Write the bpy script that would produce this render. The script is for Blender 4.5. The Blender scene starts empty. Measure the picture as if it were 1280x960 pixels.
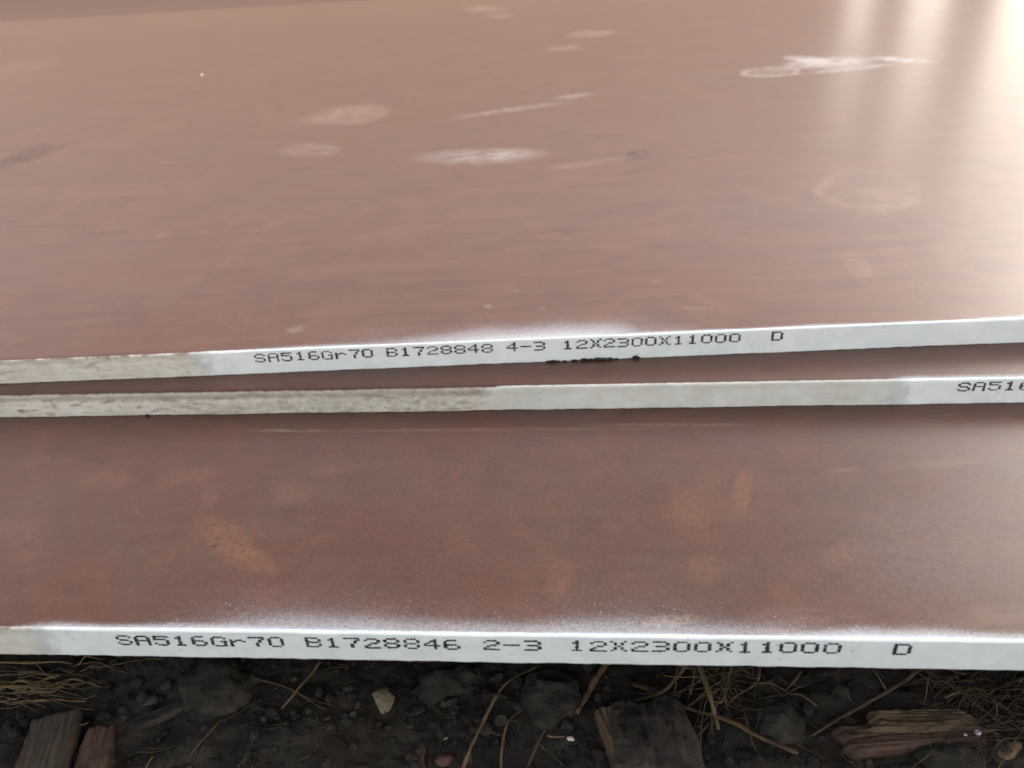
import bpy, bmesh, math, random
import numpy as np
from mathutils import Vector, Matrix, noise as mnoise

scene = bpy.context.scene
col = scene.collection
R = math.radians

# ---------------------------------------------------------------- camera
cam_data = bpy.data.cameras.new("camera")
cam = bpy.data.objects.new("camera", cam_data)
col.objects.link(cam)
cam.matrix_world = Matrix(((0.996447, 0.013855, 0.083075, 0.000000), (0.064565, 0.507714, -0.859103, 0.000000), (-0.054082, 0.861414, 0.505016, 0.242600), (0, 0, 0, 1)))
cam_data.sensor_fit = 'HORIZONTAL'
cam_data.sensor_width = 36.0
cam_data.lens = 27.1586
cam_data.clip_start = 0.005
cam_data.clip_end = 500.0
cam_data.dof.use_dof = True
cam_data.dof.focus_distance = 0.285
cam_data.dof.aperture_fstop = 15.0
scene.camera = cam

# ---------------------------------------------------------------- sky, sun, exposure
SUN_AZ, SUN_EL = R(61.0), R(17.0)          # azimuth clockwise from +Y
world = bpy.data.worlds.new("World")
scene.world = world
world.use_nodes = True
wn = world.node_tree.nodes
wl = world.node_tree.links
sky = wn.new("ShaderNodeTexSky")
sky.sky_type = 'NISHITA'
sky.sun_disc = False
sky.sun_elevation = SUN_EL
sky.sun_rotation = SUN_AZ
sky.altitude = 50
sky.air_density = 1.0
sky.dust_density = 5.0
sky.ozone_density = 1.0
hs = wn.new("ShaderNodeHueSaturation")
hs.inputs["Saturation"].default_value = 0.34
bg = wn["Background"]
bg.inputs["Strength"].default_value = 0.12
wl.new(sky.outputs[0], hs.inputs["Color"])
tint = wn.new("ShaderNodeMix"); tint.data_type = 'RGBA'; tint.blend_type = 'MULTIPLY'
tint.inputs[0].default_value = 1.0
tint.inputs[7].default_value = (1.03, 1.0, 0.95, 1.0)      # thin warm haze over the whole sky
wl.new(hs.outputs[0], tint.inputs[6])
wl.new(tint.outputs[2], bg.inputs[0])

sun_data = bpy.data.lights.new("sun", 'SUN')
sun_data.energy = 0.5
sun_data.angle = R(60.0)
sun_data.color = (1.0, 0.97, 0.93)
sun = bpy.data.objects.new("sun", sun_data)
col.objects.link(sun)
sd = Vector((math.sin(SUN_AZ) * math.cos(SUN_EL), math.cos(SUN_AZ) * math.cos(SUN_EL), math.sin(SUN_EL)))
sun.rotation_euler = sd.to_track_quat('Z', 'Y').to_euler()

vs = scene.view_settings
vs.view_transform = 'Standard'
vs.look = 'None'
vs.gamma = 1.0
vs.use_curve_mapping = False
vs.exposure = 2.15
scene.render.engine = 'CYCLES'
scene.cycles.max_bounces = 5
scene.cycles.diffuse_bounces = 3
scene.cycles.glossy_bounces = 3
scene.cycles.use_denoising = True

# ---------------------------------------------------------------- small helpers
random.seed(7)
rng = np.random.default_rng(11)

def _hash(ix, iy, seed):
    n = (ix.astype(np.int64) * 374761393 + iy.astype(np.int64) * 668265263 + seed * 1442695041) & 0x7fffffff
    n = ((n ^ (n >> 13)) * 1274126177) & 0x7fffffff
    return ((n ^ (n >> 16)) & 0xffff) / 65535.0

def vnoise(x, y, seed=0):
    """value noise, -1..1"""
    x = np.asarray(x, float); y = np.asarray(y, float)
    ix = np.floor(x); iy = np.floor(y)
    fx = x - ix; fy = y - iy
    fx = fx * fx * (3 - 2 * fx); fy = fy * fy * (3 - 2 * fy)
    a = _hash(ix, iy, seed); b = _hash(ix + 1, iy, seed)
    c = _hash(ix, iy + 1, seed); d = _hash(ix + 1, iy + 1, seed)
    return ((a + (b - a) * fx) * (1 - fy) + (c + (d - c) * fx) * fy) * 2 - 1

def fbm(x, y, oct=4, seed=0):
    s = 0; a = 1.0; t = 0
    for i in range(oct):
        s = s + a * vnoise(np.asarray(x) * 2 ** i + 17.3 * i, np.asarray(y) * 2 ** i - 9.1 * i, seed + i)
        t += a; a *= 0.5
    return s / t

def mesh_object(name, verts, faces, mat, parent=None, smooth=True):
    me = bpy.data.meshes.new(name)
    me.from_pydata([tuple(map(float, v)) for v in verts], [], [tuple(map(int, f)) for f in faces])
    me.validate()
    if smooth:
        me.polygons.foreach_set("use_smooth", [True] * len(me.polygons))
    me.update()
    if mat is not None:
        me.materials.append(mat)
    o = bpy.data.objects.new(name, me)
    col.objects.link(o)
    if parent is not None:
        o.parent = parent
    return o

def tag(o, label=None, category=None, group=None, kind=None):
    if label: o["label"] = label
    if category: o["category"] = category
    if group: o["group"] = group
    if kind: o["kind"] = kind
    return o

# ---------------------------------------------------------------- shader-node helper
class NT:
    def __init__(self, name):
        self.mat = bpy.data.materials.new(name)
        self.mat.use_nodes = True
        self.t = self.mat.node_tree
        self.bsdf = self.t.nodes["Principled BSDF"]
        self.out = self.t.nodes["Material Output"]
    def n(self, typ, **kw):
        nd = self.t.nodes.new(typ)
        for k, v in kw.items():
            setattr(nd, k, v)
        return nd
    def link(self, v, sock):
        if isinstance(v, bpy.types.NodeSocket):
            self.t.links.new(v, sock)
        elif isinstance(v, (tuple, list)) and sock.type == 'RGBA' and len(v) == 3:
            sock.default_value = (*v, 1.0)
        else:
            sock.default_value = v
    def m(self, op, a, b=0.0, c=0.0, clamp=False):
        nd = self.n("ShaderNodeMath", operation=op, use_clamp=clamp)
        self.link(a, nd.inputs[0]); self.link(b, nd.inputs[1]); self.link(c, nd.inputs[2])
        return nd.outputs[0]
    def add(self, a, b): return self.m('ADD', a, b)
    def sub(self, a, b): return self.m('SUBTRACT', a, b)
    def mul(self, a, b): return self.m('MULTIPLY', a, b)
    def mx(self, a, b): return self.m('MAXIMUM', a, b)
    def mn(self, a, b): return self.m('MINIMUM', a, b)
    def inv(self, a): return self.m('SUBTRACT', 1.0, a)
    def step(self, v, lo, hi, smooth=True):
        nd = self.n("ShaderNodeMapRange", interpolation_type='SMOOTHSTEP' if smooth else 'LINEAR')
        if not smooth: nd.clamp = True
        self.link(v, nd.inputs[0]); nd.inputs[1].default_value = lo; nd.inputs[2].default_value = hi
        return nd.outputs[0]
    def coords(self, kind='Object'):
        return self.n("ShaderNodeTexCoord").outputs[kind]
    def xyz(self, v):
        nd = self.n("ShaderNodeSeparateXYZ"); self.link(v, nd.inputs[0]); return nd.outputs
    def vec(self, x, y, z=0.0):
        nd = self.n("ShaderNodeCombineXYZ")
        self.link(x, nd.inputs[0]); self.link(y, nd.inputs[1]); self.link(z, nd.inputs[2])
        return nd.outputs[0]
    def scale(self, v, s, off=(0, 0, 0)):
        nd = self.n("ShaderNodeVectorMath", operation='MULTIPLY_ADD')
        self.link(v, nd.inputs[0])
        nd.inputs[1].default_value = s if isinstance(s, tuple) else (s, s, s)
        nd.inputs[2].default_value = off
        return nd.outputs[0]
    def noise(self, v, sc=1.0, detail=4.0, rough=0.55, dist=0.0, color=False):
        nd = self.n("ShaderNodeTexNoise")
        self.link(v, nd.inputs["Vector"])
        nd.inputs["Scale"].default_value = sc
        nd.inputs["Detail"].default_value = detail
        nd.inputs["Roughness"].default_value = rough
        nd.inputs["Distortion"].default_value = dist
        return nd.outputs["Color" if color else "Fac"]
    def voro(self, v, sc=1.0, feature='F1', out="Distance"):
        nd = self.n("ShaderNodeTexVoronoi", feature=feature)
        self.link(v, nd.inputs["Vector"]); nd.inputs["Scale"].default_value = sc
        return nd.outputs[out]
    def mix(self, f, a, b):
        nd = self.n("ShaderNodeMix", data_type='RGBA')
        self.link(f, nd.inputs[0]); self.link(a, nd.inputs[6]); self.link(b, nd.inputs[7])
        return nd.outputs[2]
    def lerp(self, f, a, b):
        nd = self.n("ShaderNodeMix", data_type='FLOAT')
        self.link(f, nd.inputs[0]); self.link(a, nd.inputs[2]); self.link(b, nd.inputs[3])
        return nd.outputs[0]
    def bump(self, h, strength=0.3, dist=0.001):
        nd = self.n("ShaderNodeBump")
        nd.inputs["Strength"].default_value = strength
        nd.inputs["Distance"].default_value = dist
        self.link(h, nd.inputs["Height"])
        self.t.links.new(nd.outputs[0], self.bsdf.inputs["Normal"])
    def set(self, **kw):
        for k, v in kw.items():
            self.link(v, self.bsdf.inputs[k.replace("_", " ")])

MM = 0.001

# ---------------------------------------------------------------- ground surface function (mm)
def ground_h(x, y):
    x = np.asarray(x, float); y = np.asarray(y, float)
    h = 5.0 * fbm(x / 55, y / 55, 3, 3) + 3.2 * fbm(x / 17, y / 17, 3, 23) + 1.3 * fbm(x / 5.5, y / 5.5, 2, 43) + 0.5 * fbm(x / 1.9, y / 1.9, 2, 63)
    return h

def gz(x, y):
    return float(ground_h(np.array([x]), np.array([y]))[0])

# ================================================================= MATERIALS
def soil_material():
    k = NT("soil")
    c = k.coords()
    n1 = k.noise(c, 40, 5, 0.6)
    n2 = k.noise(c, 220, 4, 0.65)
    n3 = k.noise(c, 14, 3, 0.5)
    base = k.mix(k.step(n1, 0.35, 0.65), (0.015, 0.0125, 0.010), (0.040, 0.033, 0.026))
    base = k.mix(k.mul(k.step(n3, 0.52, 0.7), 0.55), base, (0.046, 0.031, 0.021))
    base = k.mix(k.mul(k.step(n2, 0.6, 0.75), 0.5), base, (0.07, 0.062, 0.052))
    k.set(Base_Color=base, Roughness=k.lerp(n2, 0.75, 0.95), Specular_IOR_Level=0.25)
    k.bump(k.add(k.mul(n2, 0.6), k.noise(c, 900, 3, 0.6)), 0.6, 0.0009)
    return k.mat

def stone_material(name, c0, c1, rough=0.8, grain=1.0):
    k = NT(name)
    c = k.coords()
    n1 = k.noise(c, 70 * grain, 5, 0.6)
    n2 = k.noise(c, 420 * grain, 4, 0.6)
    base = k.mix(k.step(n1, 0.32, 0.68), c0, c1)
    base = k.mix(k.mul(k.step(n2, 0.55, 0.72), 0.45), base, tuple(v * 0.45 for v in c0))
    k.set(Base_Color=base, Roughness=rough, Specular_IOR_Level=0.3)
    k.bump(k.add(k.mul(n1, 1.4), n2), 0.8, 0.0011)
    return k.mat

def fibre_material(name, c0, c1, c2, stretch=(1, 1, 1)):
    """dry straw, twigs and wood: streaks along the object's own X axis"""
    k = NT(name)
    c = k.coords()
    n1 = k.noise(k.scale(c, (60, 900, 900)), 1.0, 4, 0.6)
    n2 = k.noise(c, 90, 4, 0.6)
    base = k.mix(k.step(n1, 0.35, 0.65), c0, c1)
    base = k.mix(k.mul(k.step(n2, 0.45, 0.62), 0.85), base, c2)
    k.set(Base_Color=base, Roughness=0.75, Specular_IOR_Level=0.3)
    k.bump(k.add(n1, k.mul(n2, 0.4)), 0.55, 0.0006)
    return k.mat

M = {}
M['soil'] = soil_material()
M['tan_stone'] = stone_material("tan_stone", (0.15, 0.115, 0.072), (0.25, 0.20, 0.13))
M['grey_stone'] = stone_material("grey_stone", (0.035, 0.031, 0.026), (0.075, 0.067, 0.057))
M['dark_clod'] = stone_material("dark_clod", (0.020, 0.017, 0.013), (0.058, 0.048, 0.038), 0.92)
M['red_stone'] = stone_material("red_stone", (0.085, 0.038, 0.029), (0.13, 0.066, 0.052), 0.6)
M['pale_flake'] = stone_material("pale_flake", (0.600, 0.550, 0.460), (0.750, 0.700, 0.600), 0.6)
M['straw'] = fibre_material("straw", (0.125, 0.080, 0.040), (0.205, 0.140, 0.075), (0.055, 0.037, 0.021))
M['straw_gold'] = fibre_material("straw_gold", (0.17, 0.112, 0.048), (0.27, 0.19, 0.092), (0.08, 0.05, 0.024))
M['twig'] = fibre_material("twig", (0.070, 0.048, 0.030), (0.120, 0.084, 0.054), (0.035, 0.025, 0.017))
M['stick'] = fibre_material("stick", (0.105, 0.058, 0.028), (0.17, 0.10, 0.05), (0.055, 0.033, 0.02))
M['grey_wood'] = fibre_material("grey_wood", (0.040, 0.032, 0.024), (0.085, 0.070, 0.052), (0.070, 0.043, 0.031))
M['red_wood'] = fibre_material("red_wood", (0.062, 0.032, 0.022), (0.105, 0.060, 0.042), (0.035, 0.022, 0.016))
M['split_wood'] = fibre_material("split_wood", (0.070, 0.044, 0.026), (0.145, 0.094, 0.054), (0.042, 0.025, 0.017))
M['bark'] = stone_material("bark", (0.020, 0.016, 0.014), (0.068, 0.054, 0.044), 0.9)

def ink_material():
    k = NT("black_ink")
    c = k.coords()
    n = k.noise(c, 900, 3, 0.6)
    k.set(Base_Color=k.mix(k.step(n, 0.46, 0.72), (0.022, 0.024, 0.026), (0.20, 0.21, 0.215)), Roughness=0.55, Specular_IOR_Level=0.3)
    return k.mat
M['ink'] = ink_material()

# ---- steel plate: local frame x along the edge, y inward from the front edge, z up from the underside (metres)
def blob(k, c, warp, spec):
    """soft mark on the plate: centre (mm) and a 2x2 map to a unit disc; returns distance from the centre"""
    (cx, cy), ((a, b), (e, d)) = spec
    def dot(p, q):
        nd = k.n("ShaderNodeVectorMath", operation='DOT_PRODUCT')
        k.link(c, nd.inputs[0]); nd.inputs[1].default_value = (p * 1000, q * 1000, 0)
        return nd.outputs["Value"]
    ds = k.n("ShaderNodeVectorMath", operation='DISTANCE')
    k.link(k.vec(dot(a, b), dot(e, d)), ds.inputs[0])
    ds.inputs[1].default_value = (a * cx + b * cy, e * cx + d * cy, 0)
    return k.m('MULTIPLY_ADD', warp[0], warp[1] * 2, k.m('SUBTRACT', ds.outputs["Value"], warp[1]))

def plate_material(name, spec, part):
    k = NT(name)
    c = k.coords()
    X, Y, Z = k.xyz(c)
    xmm = k.mul(X, 1000.0); ymm = k.mul(Y, 1000.0); zmm = k.mul(Z, 1000.0)
    off = spec.get('off', 0.0)
    cs = k.scale(c, 1.0, (off, off * 0.37, 0.0))
    # --- red-brown shop primer and mill scale, rubbed and dusty
    c1, c2, stk = spec.get('cloud', (9.0, 30.0, 0.30))
    big = k.noise(cs, c1, 5, 0.62, 0.5)
    mid = k.noise(k.scale(cs, 1.0, (2.3, 5.1, 0.0)), c2, 5, 0.66, 0.9)
    patch = k.noise(k.scale(cs, (1.0, 0.8, 1.0), (7.7, 1.9, 0.0)), c2 * 0.55, 6, 0.68, 1.2)
    fine = k.noise(cs, 650, 3, 0.6)
    grit = k.noise(cs, 2300, 2, 0.5)
    A, B, D, E = spec['tones']
    base = k.mix(k.step(big, 0.36, 0.64), A, B)
    base = k.mix(k.mul(k.step(mid, 0.46, 0.68), 0.65), base, E)
    base = k.mix(k.mul(k.step(patch, 0.50, 0.66), 0.75), base, D)
    if part == 'slab':
        streak = k.noise(k.scale(cs, (12, 110, 12)), 1.0, 4, 0.62, 0.3)
        base = k.mix(k.mul(k.step(streak, 0.46, 0.70), stk), base, tuple(min(1, v * 1.45 + 0.006) for v in B))
        base = k.mix(k.mul(k.inv(k.step(streak, 0.34, 0.50)), stk), base, tuple(v * 0.8 for v in E))
    base = k.mix(k.mul(k.step(fine, 0.42, 0.62), 0.25), base, tuple(v * 0.55 for v in A))
    base = k.mix(k.mul(k.step(grit, 0.50, 0.68), 0.22), base, tuple(min(1, v * 1.9) for v in B))
    rough = k.lerp(k.step(mid, 0.35, 0.65), spec.get('rough', (0.30, 0.32))[0], spec.get('rough', (0.30, 0.32))[1])
    ws = spec.get('warp', (45.0, 130.0))
    wv = k.noise(cs, ws[0], 4, 0.62, 0.8) if part == 'slab' else None
    if part == 'slab':
        wv2 = k.noise(k.scale(cs, (60, 240, 60)), 1.0, 3, 0.65)
        wv3 = k.noise(cs, ws[1], 4, 0.65, 0.4)
    if part == 'slab':
        dust = k.mul(k.step(k.noise(k.scale(cs, 1.0, (9, 3, 0)), 330, 4, 0.75), 0.60, 0.74), 0.40)
        base = k.mix(dust, base, tuple(min(1, v * 1.7 + 0.012) for v in B))
        spot = k.mul(k.inv(k.step(k.add(k.voro(cs, 95), k.mul(fine, 0.12)), 0.10, 0.17)), k.step(mid, 0.50, 0.62))
        base = k.mix(k.mul(spot, 0.5), base, tuple(v * 0.5 for v in E))
    # --- individual marks
    if part == 'slab':
        dull = 0.0
        st_fac = k.step(wv2, 0.33, 0.62)
        sp_fac = k.step(fine, 0.42, 0.56)
        wv_fac = k.step(wv3, 0.30, 0.62)
        for st in spec['marks']:
            geo, colr, amt, warp, soft, kind = st
            r = blob(k, c, (wv2 if kind == 'streak' else wv, warp), geo)
            if kind == 'ring':
                msk = k.mul(k.step(r, 0.66, 0.94), k.inv(k.step(r, 0.96, 1.2)))
                msk = k.mx(msk, k.mul(k.inv(k.step(r, 0.5, 1.0)), 0.4))
                msk = k.mul(msk, amt)
            else:
                nd = k.n("ShaderNodeMapRange", interpolation_type='SMOOTHSTEP')
                k.link(r, nd.inputs[0])
                nd.inputs[1].default_value = 1.0 + soft * 0.3; nd.inputs[2].default_value = 1.0 - soft
                nd.inputs[3].default_value = 0.0; nd.inputs[4].default_value = amt
                msk = nd.outputs[0]
            msk = k.mul(msk, {'streak': st_fac, 'speck': sp_fac}.get(kind, wv_fac))
            base = k.mix(msk, base, colr)
            dull = k.mx(dull, msk)
        rough = k.lerp(k.mul(dull, 0.7), rough, 0.60)
    # --- white edge paint drifting onto the upper face as overspray
    wob = k.step(k.noise(k.vec(k.mul(X, 16.0), off), 1.0, 2, 0.5), 0.22, 0.78, False)
    halo = None
    for (x0, x1, s0, s1, reach, amt) in spec['halo']:
        rng_ = k.mul(k.step(xmm, x0 - s0, x0 + s0), k.inv(k.step(xmm, x1 - s1, x1 + s1)))
        rch = k.m('MULTIPLY_ADD', wob, reach * 1.7, reach * 0.35)
        t = k.m('DIVIDE', ymm, rch)
        fall = k.m('POWER', 2.718, k.mul(t, -1.7))
        h = k.mul(k.mul(fall, rng_), amt)
        halo = h if halo is None else k.mx(halo, h)
    grain = k.add(k.mul(grit, 0.65), k.mul(fine, 0.35))
    halo_m = k.step(k.add(halo, k.m('MULTIPLY_ADD', grain, 0.62, -0.31)), 0.02, 0.95, False)
    halo_m = k.mul(halo_m, k.step(halo, 0.0, 0.22))
    base = k.mix(halo_m, base, (0.62, 0.69, 0.79))
    # droplets further in
    if part == 'slab':
        vn = k.n("ShaderNodeTexVoronoi"); k.link(cs, vn.inputs["Vector"]); vn.inputs["Scale"].default_value = 620
        drop = k.mul(k.inv(k.step(vn.outputs["Distance"], 0.10, 0.26)), k.step(k.xyz(vn.outputs["Color"])[0], 0.70, 0.95))
        drop = k.mul(drop, k.step(halo, 0.012, 0.10))
        base = k.mix(k.mul(drop, 0.28), base, (0.50, 0.46, 0.43))
    rough = k.lerp(halo_m, rough, 0.75)
    if part == 'slab':
        k.set(Base_Color=base, Roughness=rough, Specular_IOR_Level=spec.get('spec', 0.30),
              Sheen_Weight=spec.get('dust', 0.045), Sheen_Roughness=0.5, Sheen_Tint=(1.0, 0.62, 0.48))
        k.bump(k.noise(cs, 1100, 2, 0.6), 0.12, 0.00008)
        return k.mat
    # --- front face: cream grey weathered edge, then white spray paint
    px0, px1, ps = spec['paint']
    fn = k.noise(cs, 130, 5, 0.65)
    fn2 = k.noise(k.scale(cs, (150, 240, 420)), 1.0, 4, 0.65)
    raw = k.mix(k.step(fn, 0.3, 0.7), (0.65, 0.605, 0.515), (0.79, 0.745, 0.655))
    wear = k.mul(k.step(k.add(fn2, k.mul(fn, 0.35)), 0.70, 0.86), k.step(k.noise(cs, 22, 3, 0.5), 0.36, 0.62))
    raw = k.mix(k.mul(wear, spec.get('wear', 0.6)), raw, (0.22, 0.16, 0.12))
    pit = k.mul(k.inv(k.step(k.add(k.voro(k.scale(cs, (0.7, 1, 1.2)), 230), k.mul(fn2, 0.35)), 0.16, 0.42)), k.step(k.noise(cs, 48, 4, 0.65), 0.50, 0.66))
    raw = k.mix(k.mul(pit, 0.7), raw, (0.20, 0.15, 0.115))
    for (x0, x1, amt) in spec.get('scab', []):
        sr = k.mul(k.step(xmm, x0 - 14, x0 + 14), k.inv(k.step(xmm, x1 - 14, x1 + 5)))
        sc = k.mul(k.mul(sr, k.step(k.add(fn2, k.mul(k.noise(cs, 420, 4, 0.65), 0.8)), 0.70, 1.05, False)), amt)
        raw = k.mix(sc, raw, (0.40, 0.365, 0.30))
    # ragged rust line along the rolled upper lip
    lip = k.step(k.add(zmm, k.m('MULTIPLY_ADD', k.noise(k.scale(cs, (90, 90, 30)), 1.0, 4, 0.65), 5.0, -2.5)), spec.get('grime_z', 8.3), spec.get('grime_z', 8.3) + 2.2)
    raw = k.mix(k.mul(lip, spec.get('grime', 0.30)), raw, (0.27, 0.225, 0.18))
    lip2 = k.mul(k.step(zmm, 10.9, 11.7), k.step(k.noise(cs, 210, 3, 0.6), 0.42, 0.6))
    raw = k.mix(k.mul(lip2, 0.75), raw, (0.17, 0.11, 0.085))
    longst = k.step(k.noise(k.scale(cs, (18, 18, 420)), 1.0, 4, 0.6), 0.50, 0.72)
    raw = k.mix(k.mul(longst, 0.22), raw, (0.36, 0.31, 0.25))
    pw = k.noise(cs, 45, 4, 0.65)
    pm = k.step(k.add(xmm, k.add(k.m('MULTIPLY_ADD', pw, 44.0, -22.0), k.m('MULTIPLY_ADD', fn2, 10.0, -5.0))), px0 - ps, px0 + ps)
    white = k.mix(k.step(fn, 0.3, 0.75), (0.81, 0.845, 0.84), (0.91, 0.925, 0.915))
    nick = k.mul(k.inv(k.step(k.voro(cs, 240), 0.07, 0.2)), k.step(k.noise(cs, 60, 3, 0.6), 0.47, 0.62))
    white = k.mix(k.mul(nick, 0.4), white, (0.33, 0.34, 0.33))
    thin = k.mul(k.step(k.noise(k.scale(cs, (35, 35, 160)), 1.0, 5, 0.65), 0.54, 0.74), 0.16)
    white = k.mix(thin, white, (0.55, 0.58, 0.58))
    lip_shade = k.mul(k.mul(k.step(zmm, 10.5, 10.9), k.inv(k.step(zmm, 11.0, 11.4))), k.step(k.noise(cs, 30, 3, 0.6), 0.36, 0.6))  # thin shading line below the lip, put into the paint colour
    white = k.mix(k.mul(lip_shade, 0.35), white, (0.50, 0.54, 0.56))
    fade = k.mul(k.mul(pm, k.inv(pm)), 4.0)
    for (x0, x1, amt) in spec.get('pale', []):
        pr = k.mul(k.mul(k.step(k.add(xmm, k.m('MULTIPLY_ADD', fn, 16.0, -8.0)), x0 - 5, x0 + 5), k.inv(k.step(xmm, x1 - 10, x1 + 10))), amt)
        pr = k.mul(pr, k.inv(k.mul(pit, 1.0)))
        raw = k.mix(pr, raw, k.mix(k.step(fn, 0.3, 0.75), (0.66, 0.655, 0.60), (0.77, 0.765, 0.715)))
    scuff = k.mul(k.step(k.noise(k.scale(cs, (28, 28, 90), (4, 4, 4)), 1.0, 5, 0.68, 0.6), 0.52, 0.70), spec.get('scuff', 0.30))
    raw = k.mix(scuff, raw, (0.33, 0.27, 0.215))
    face_c = k.mix(k.mul(fade, 0.32), k.mix(pm, raw, white), (0.36, 0.36, 0.37))
    # dirt where the face meets its lower edge
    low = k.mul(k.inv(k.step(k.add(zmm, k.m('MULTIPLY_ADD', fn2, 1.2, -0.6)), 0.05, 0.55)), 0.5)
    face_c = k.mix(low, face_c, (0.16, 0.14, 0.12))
    edge_wob = k.m('MULTIPLY_ADD', k.noise(cs, 260, 3, 0.6), 1.0, -0.5)
    on_face = k.inv(k.step(k.add(ymm, k.mul(edge_wob, 0.9)), 0.45, 1.25))
    # unpainted: rust primer laps to the lip; painted: white wraps round it
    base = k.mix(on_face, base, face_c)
    rough = k.lerp(on_face, rough, k.lerp(pm, 0.7, 0.55))
    spl = k.lerp(on_face, spec.get('spec', 0.5), 0.3)
    k.set(Base_Color=base, Roughness=rough, Specular_IOR_Level=spl)
    h = k.add(k.mul(k.noise(cs, 700, 3, 0.65), 0.45), k.mul(k.noise(k.scale(cs, (200, 200, 350)), 1.0, 3, 0.65), k.mul(k.inv(k.step(ymm, 0.4, 1.4)), 1.2)))
    k.bump(h, 0.14, 0.00010)
    return k.mat

# ================================================================= SETTING
def axis(fine0, fine1, step, far):
    f = list(np.arange(fine0, fine1 + step * 0.5, step))
    lo, hi, d = [], [], step
    v = fine0
    while v > -far:
        d *= 1.45; v -= d; lo.append(v)
    v = f[-1]; d = step
    while v < far:
        d *= 1.45; v += d; hi.append(v)
    return np.array(lo[::-1] + f + hi)

def build_ground():
    xs = axis(-330, 260, 1.1, 60000)
    ys = axis(110, 262, 0.9, 60000)
    gx, gy = np.meshgrid(xs, ys, indexing='ij')
    h = ground_h(gx, gy)
    far = np.clip((np.hypot(gx, gy - 180) - 700) / 1500, 0, 1)
    h = h * (1 - far)
    v = np.stack([gx, gy, h], -1).reshape(-1, 3) * MM
    nx, ny = gx.shape
    idx = np.arange(nx * ny).reshape(nx, ny)
    f = np.stack([idx[:-1, :-1], idx[1:, :-1], idx[1:, 1:], idx[:-1, 1:]], -1).reshape(-1, 4)
    o = mesh_object("ground", v, f, M['soil'])
    tag(o, kind="structure")

build_ground()

# ================================================================= PLATES
PLATE_W, PLATE_L, PLATE_T = 2300.0, 11000.0, 12.0

class Plate:
    def __init__(self, name, y0, ang, ztop, seed, lip_r, rough_amp, mat, width=PLATE_W):
        self.seed, self.lip_r, self.amp = seed, lip_r, rough_amp
        xs = axis(-330, 260, 1.25, 5500)
        xs = np.unique(np.clip(xs, -5500, 5500))
        s_face = np.array([0.0, 0.12, 0.5, 1.4, 2.6, 4.0, 5.4, 6.8, 8.2])
        rows = []
        for z in s_face:
            rows.append((self.face_y(xs, z), np.full_like(xs, z) + ((0.16 * vnoise(xs / 2.2, xs * 0 + 5, seed) + 0.10 * vnoise(xs / 6, xs * 0 + 5, seed + 9)) if z < 0.2 else 0)))
        r = lip_r(xs)
        for t in np.linspace(0, 1, 7):
            a = t * math.pi / 2
            y = r * (1 - np.cos(a)) + self.face_y(xs, 12.0) * (1 - t)
            z = 12.0 - r * (1 - np.sin(a))
            rows.append((y, z))
        for d in (1.6, 6, 20, 60, 200, 600, 1400, width - 2.0):
            rows.append((r + d if d < 1000 else np.full_like(xs, d), np.full_like(xs, 12.0)))
        for y, z in ((width - 0.7, 11.7), (width, 11.0), (width, 0.8), (width - 0.8, 0.0), (width / 2, 0.0), (40.0, 0.0), (2.0, 0.0)):
            rows.append((np.full_like(xs, y), np.full_like(xs, z)))
        nf = len(s_face) + 7 + 1                     # rows of the cut edge, lip and first flat row
        o = bpy.data.objects.new(name, None)
        o.empty_display_size = 0.05
        col.objects.link(o)
        o.location = (0, y0 * MM, (ztop - 12.0) * MM)
        o.rotation_euler = (0, 0, ang)
        self.o = o
        self.strip("cut_edge", rows[:nf], xs, mat[0], False)
        self.strip("slab", rows[nf - 1:] + rows[:1], xs, mat[1], True)

    def strip(self, name, rows, xs, mat, caps):
        nr, nx = len(rows), len(xs)
        V = np.zeros((nr, nx, 3))
        for i, (y, z) in enumerate(rows):
            V[i, :, 0] = xs; V[i, :, 1] = y; V[i, :, 2] = z
        idx = np.arange(nr * nx).reshape(nr, nx)
        F = np.stack([idx[:-1, :-1], idx[:-1, 1:], idx[1:, 1:], idx[1:, :-1]], -1).reshape(-1, 4).tolist()
        if caps:
            F.append(idx[:, 0].tolist()); F.append(idx[::-1, -1].tolist())
        mesh_object(name, V.reshape(-1, 3) * MM, F, mat, self.o)

    def face_y(self, x, z):
        """how far the cut face stands in or out (mm) at x and height z"""
        x = np.asarray(x, float)
        zz = np.zeros_like(x) + z
        s = self.seed
        a = 0.18 * vnoise(x / 31, zz / 40, s + 1) + 0.10 * vnoise(x / 7, zz / 5, s + 2) + 0.06 * vnoise(x / 2.1, zz / 1.8, s + 3)
        return a * self.amp + (0.15 if z < 0.05 else 0.0)

FONT = {
 'S': "01110 10001 10000 01110 00001 10001 01110", 'A': "01110 10001 10001 11111 10001 10001 10001",
 '5': "11111 10000 11110 00001 00001 10001 01110", '1': "00100 01100 00100 00100 00100 00100 01110",
 '6': "01110 10000 10000 11110 10001 10001 01110", 'G': "01110 10001 10000 10011 10001 10001 01111",
 'r': "00000 00000 10110 11001 10000 10000 10000", '7': "11111 00001 00010 00010 00100 00100 00100",
 '0': "01110 10001 10001 10001 10001 10001 01110", 'B': "11110 10001 10001 11110 10001 10001 11110",
 '2': "01110 10001 00001 00110 01000 10000 11111", '8': "01110 10001 10001 01110 10001 10001 01110",
 '4': "00010 00110 01010 10010 11111 00010 00010", '-': "00000 00000 00000 11111 00000 00000 00000",
 '3': "11110 00001 00001 01110 00001 00001 11110", 'X': "10001 01010 01010 00100 01010 01010 10001",
 'D': "11110 10001 10001 10001 10001 10001 11110",
}

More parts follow.
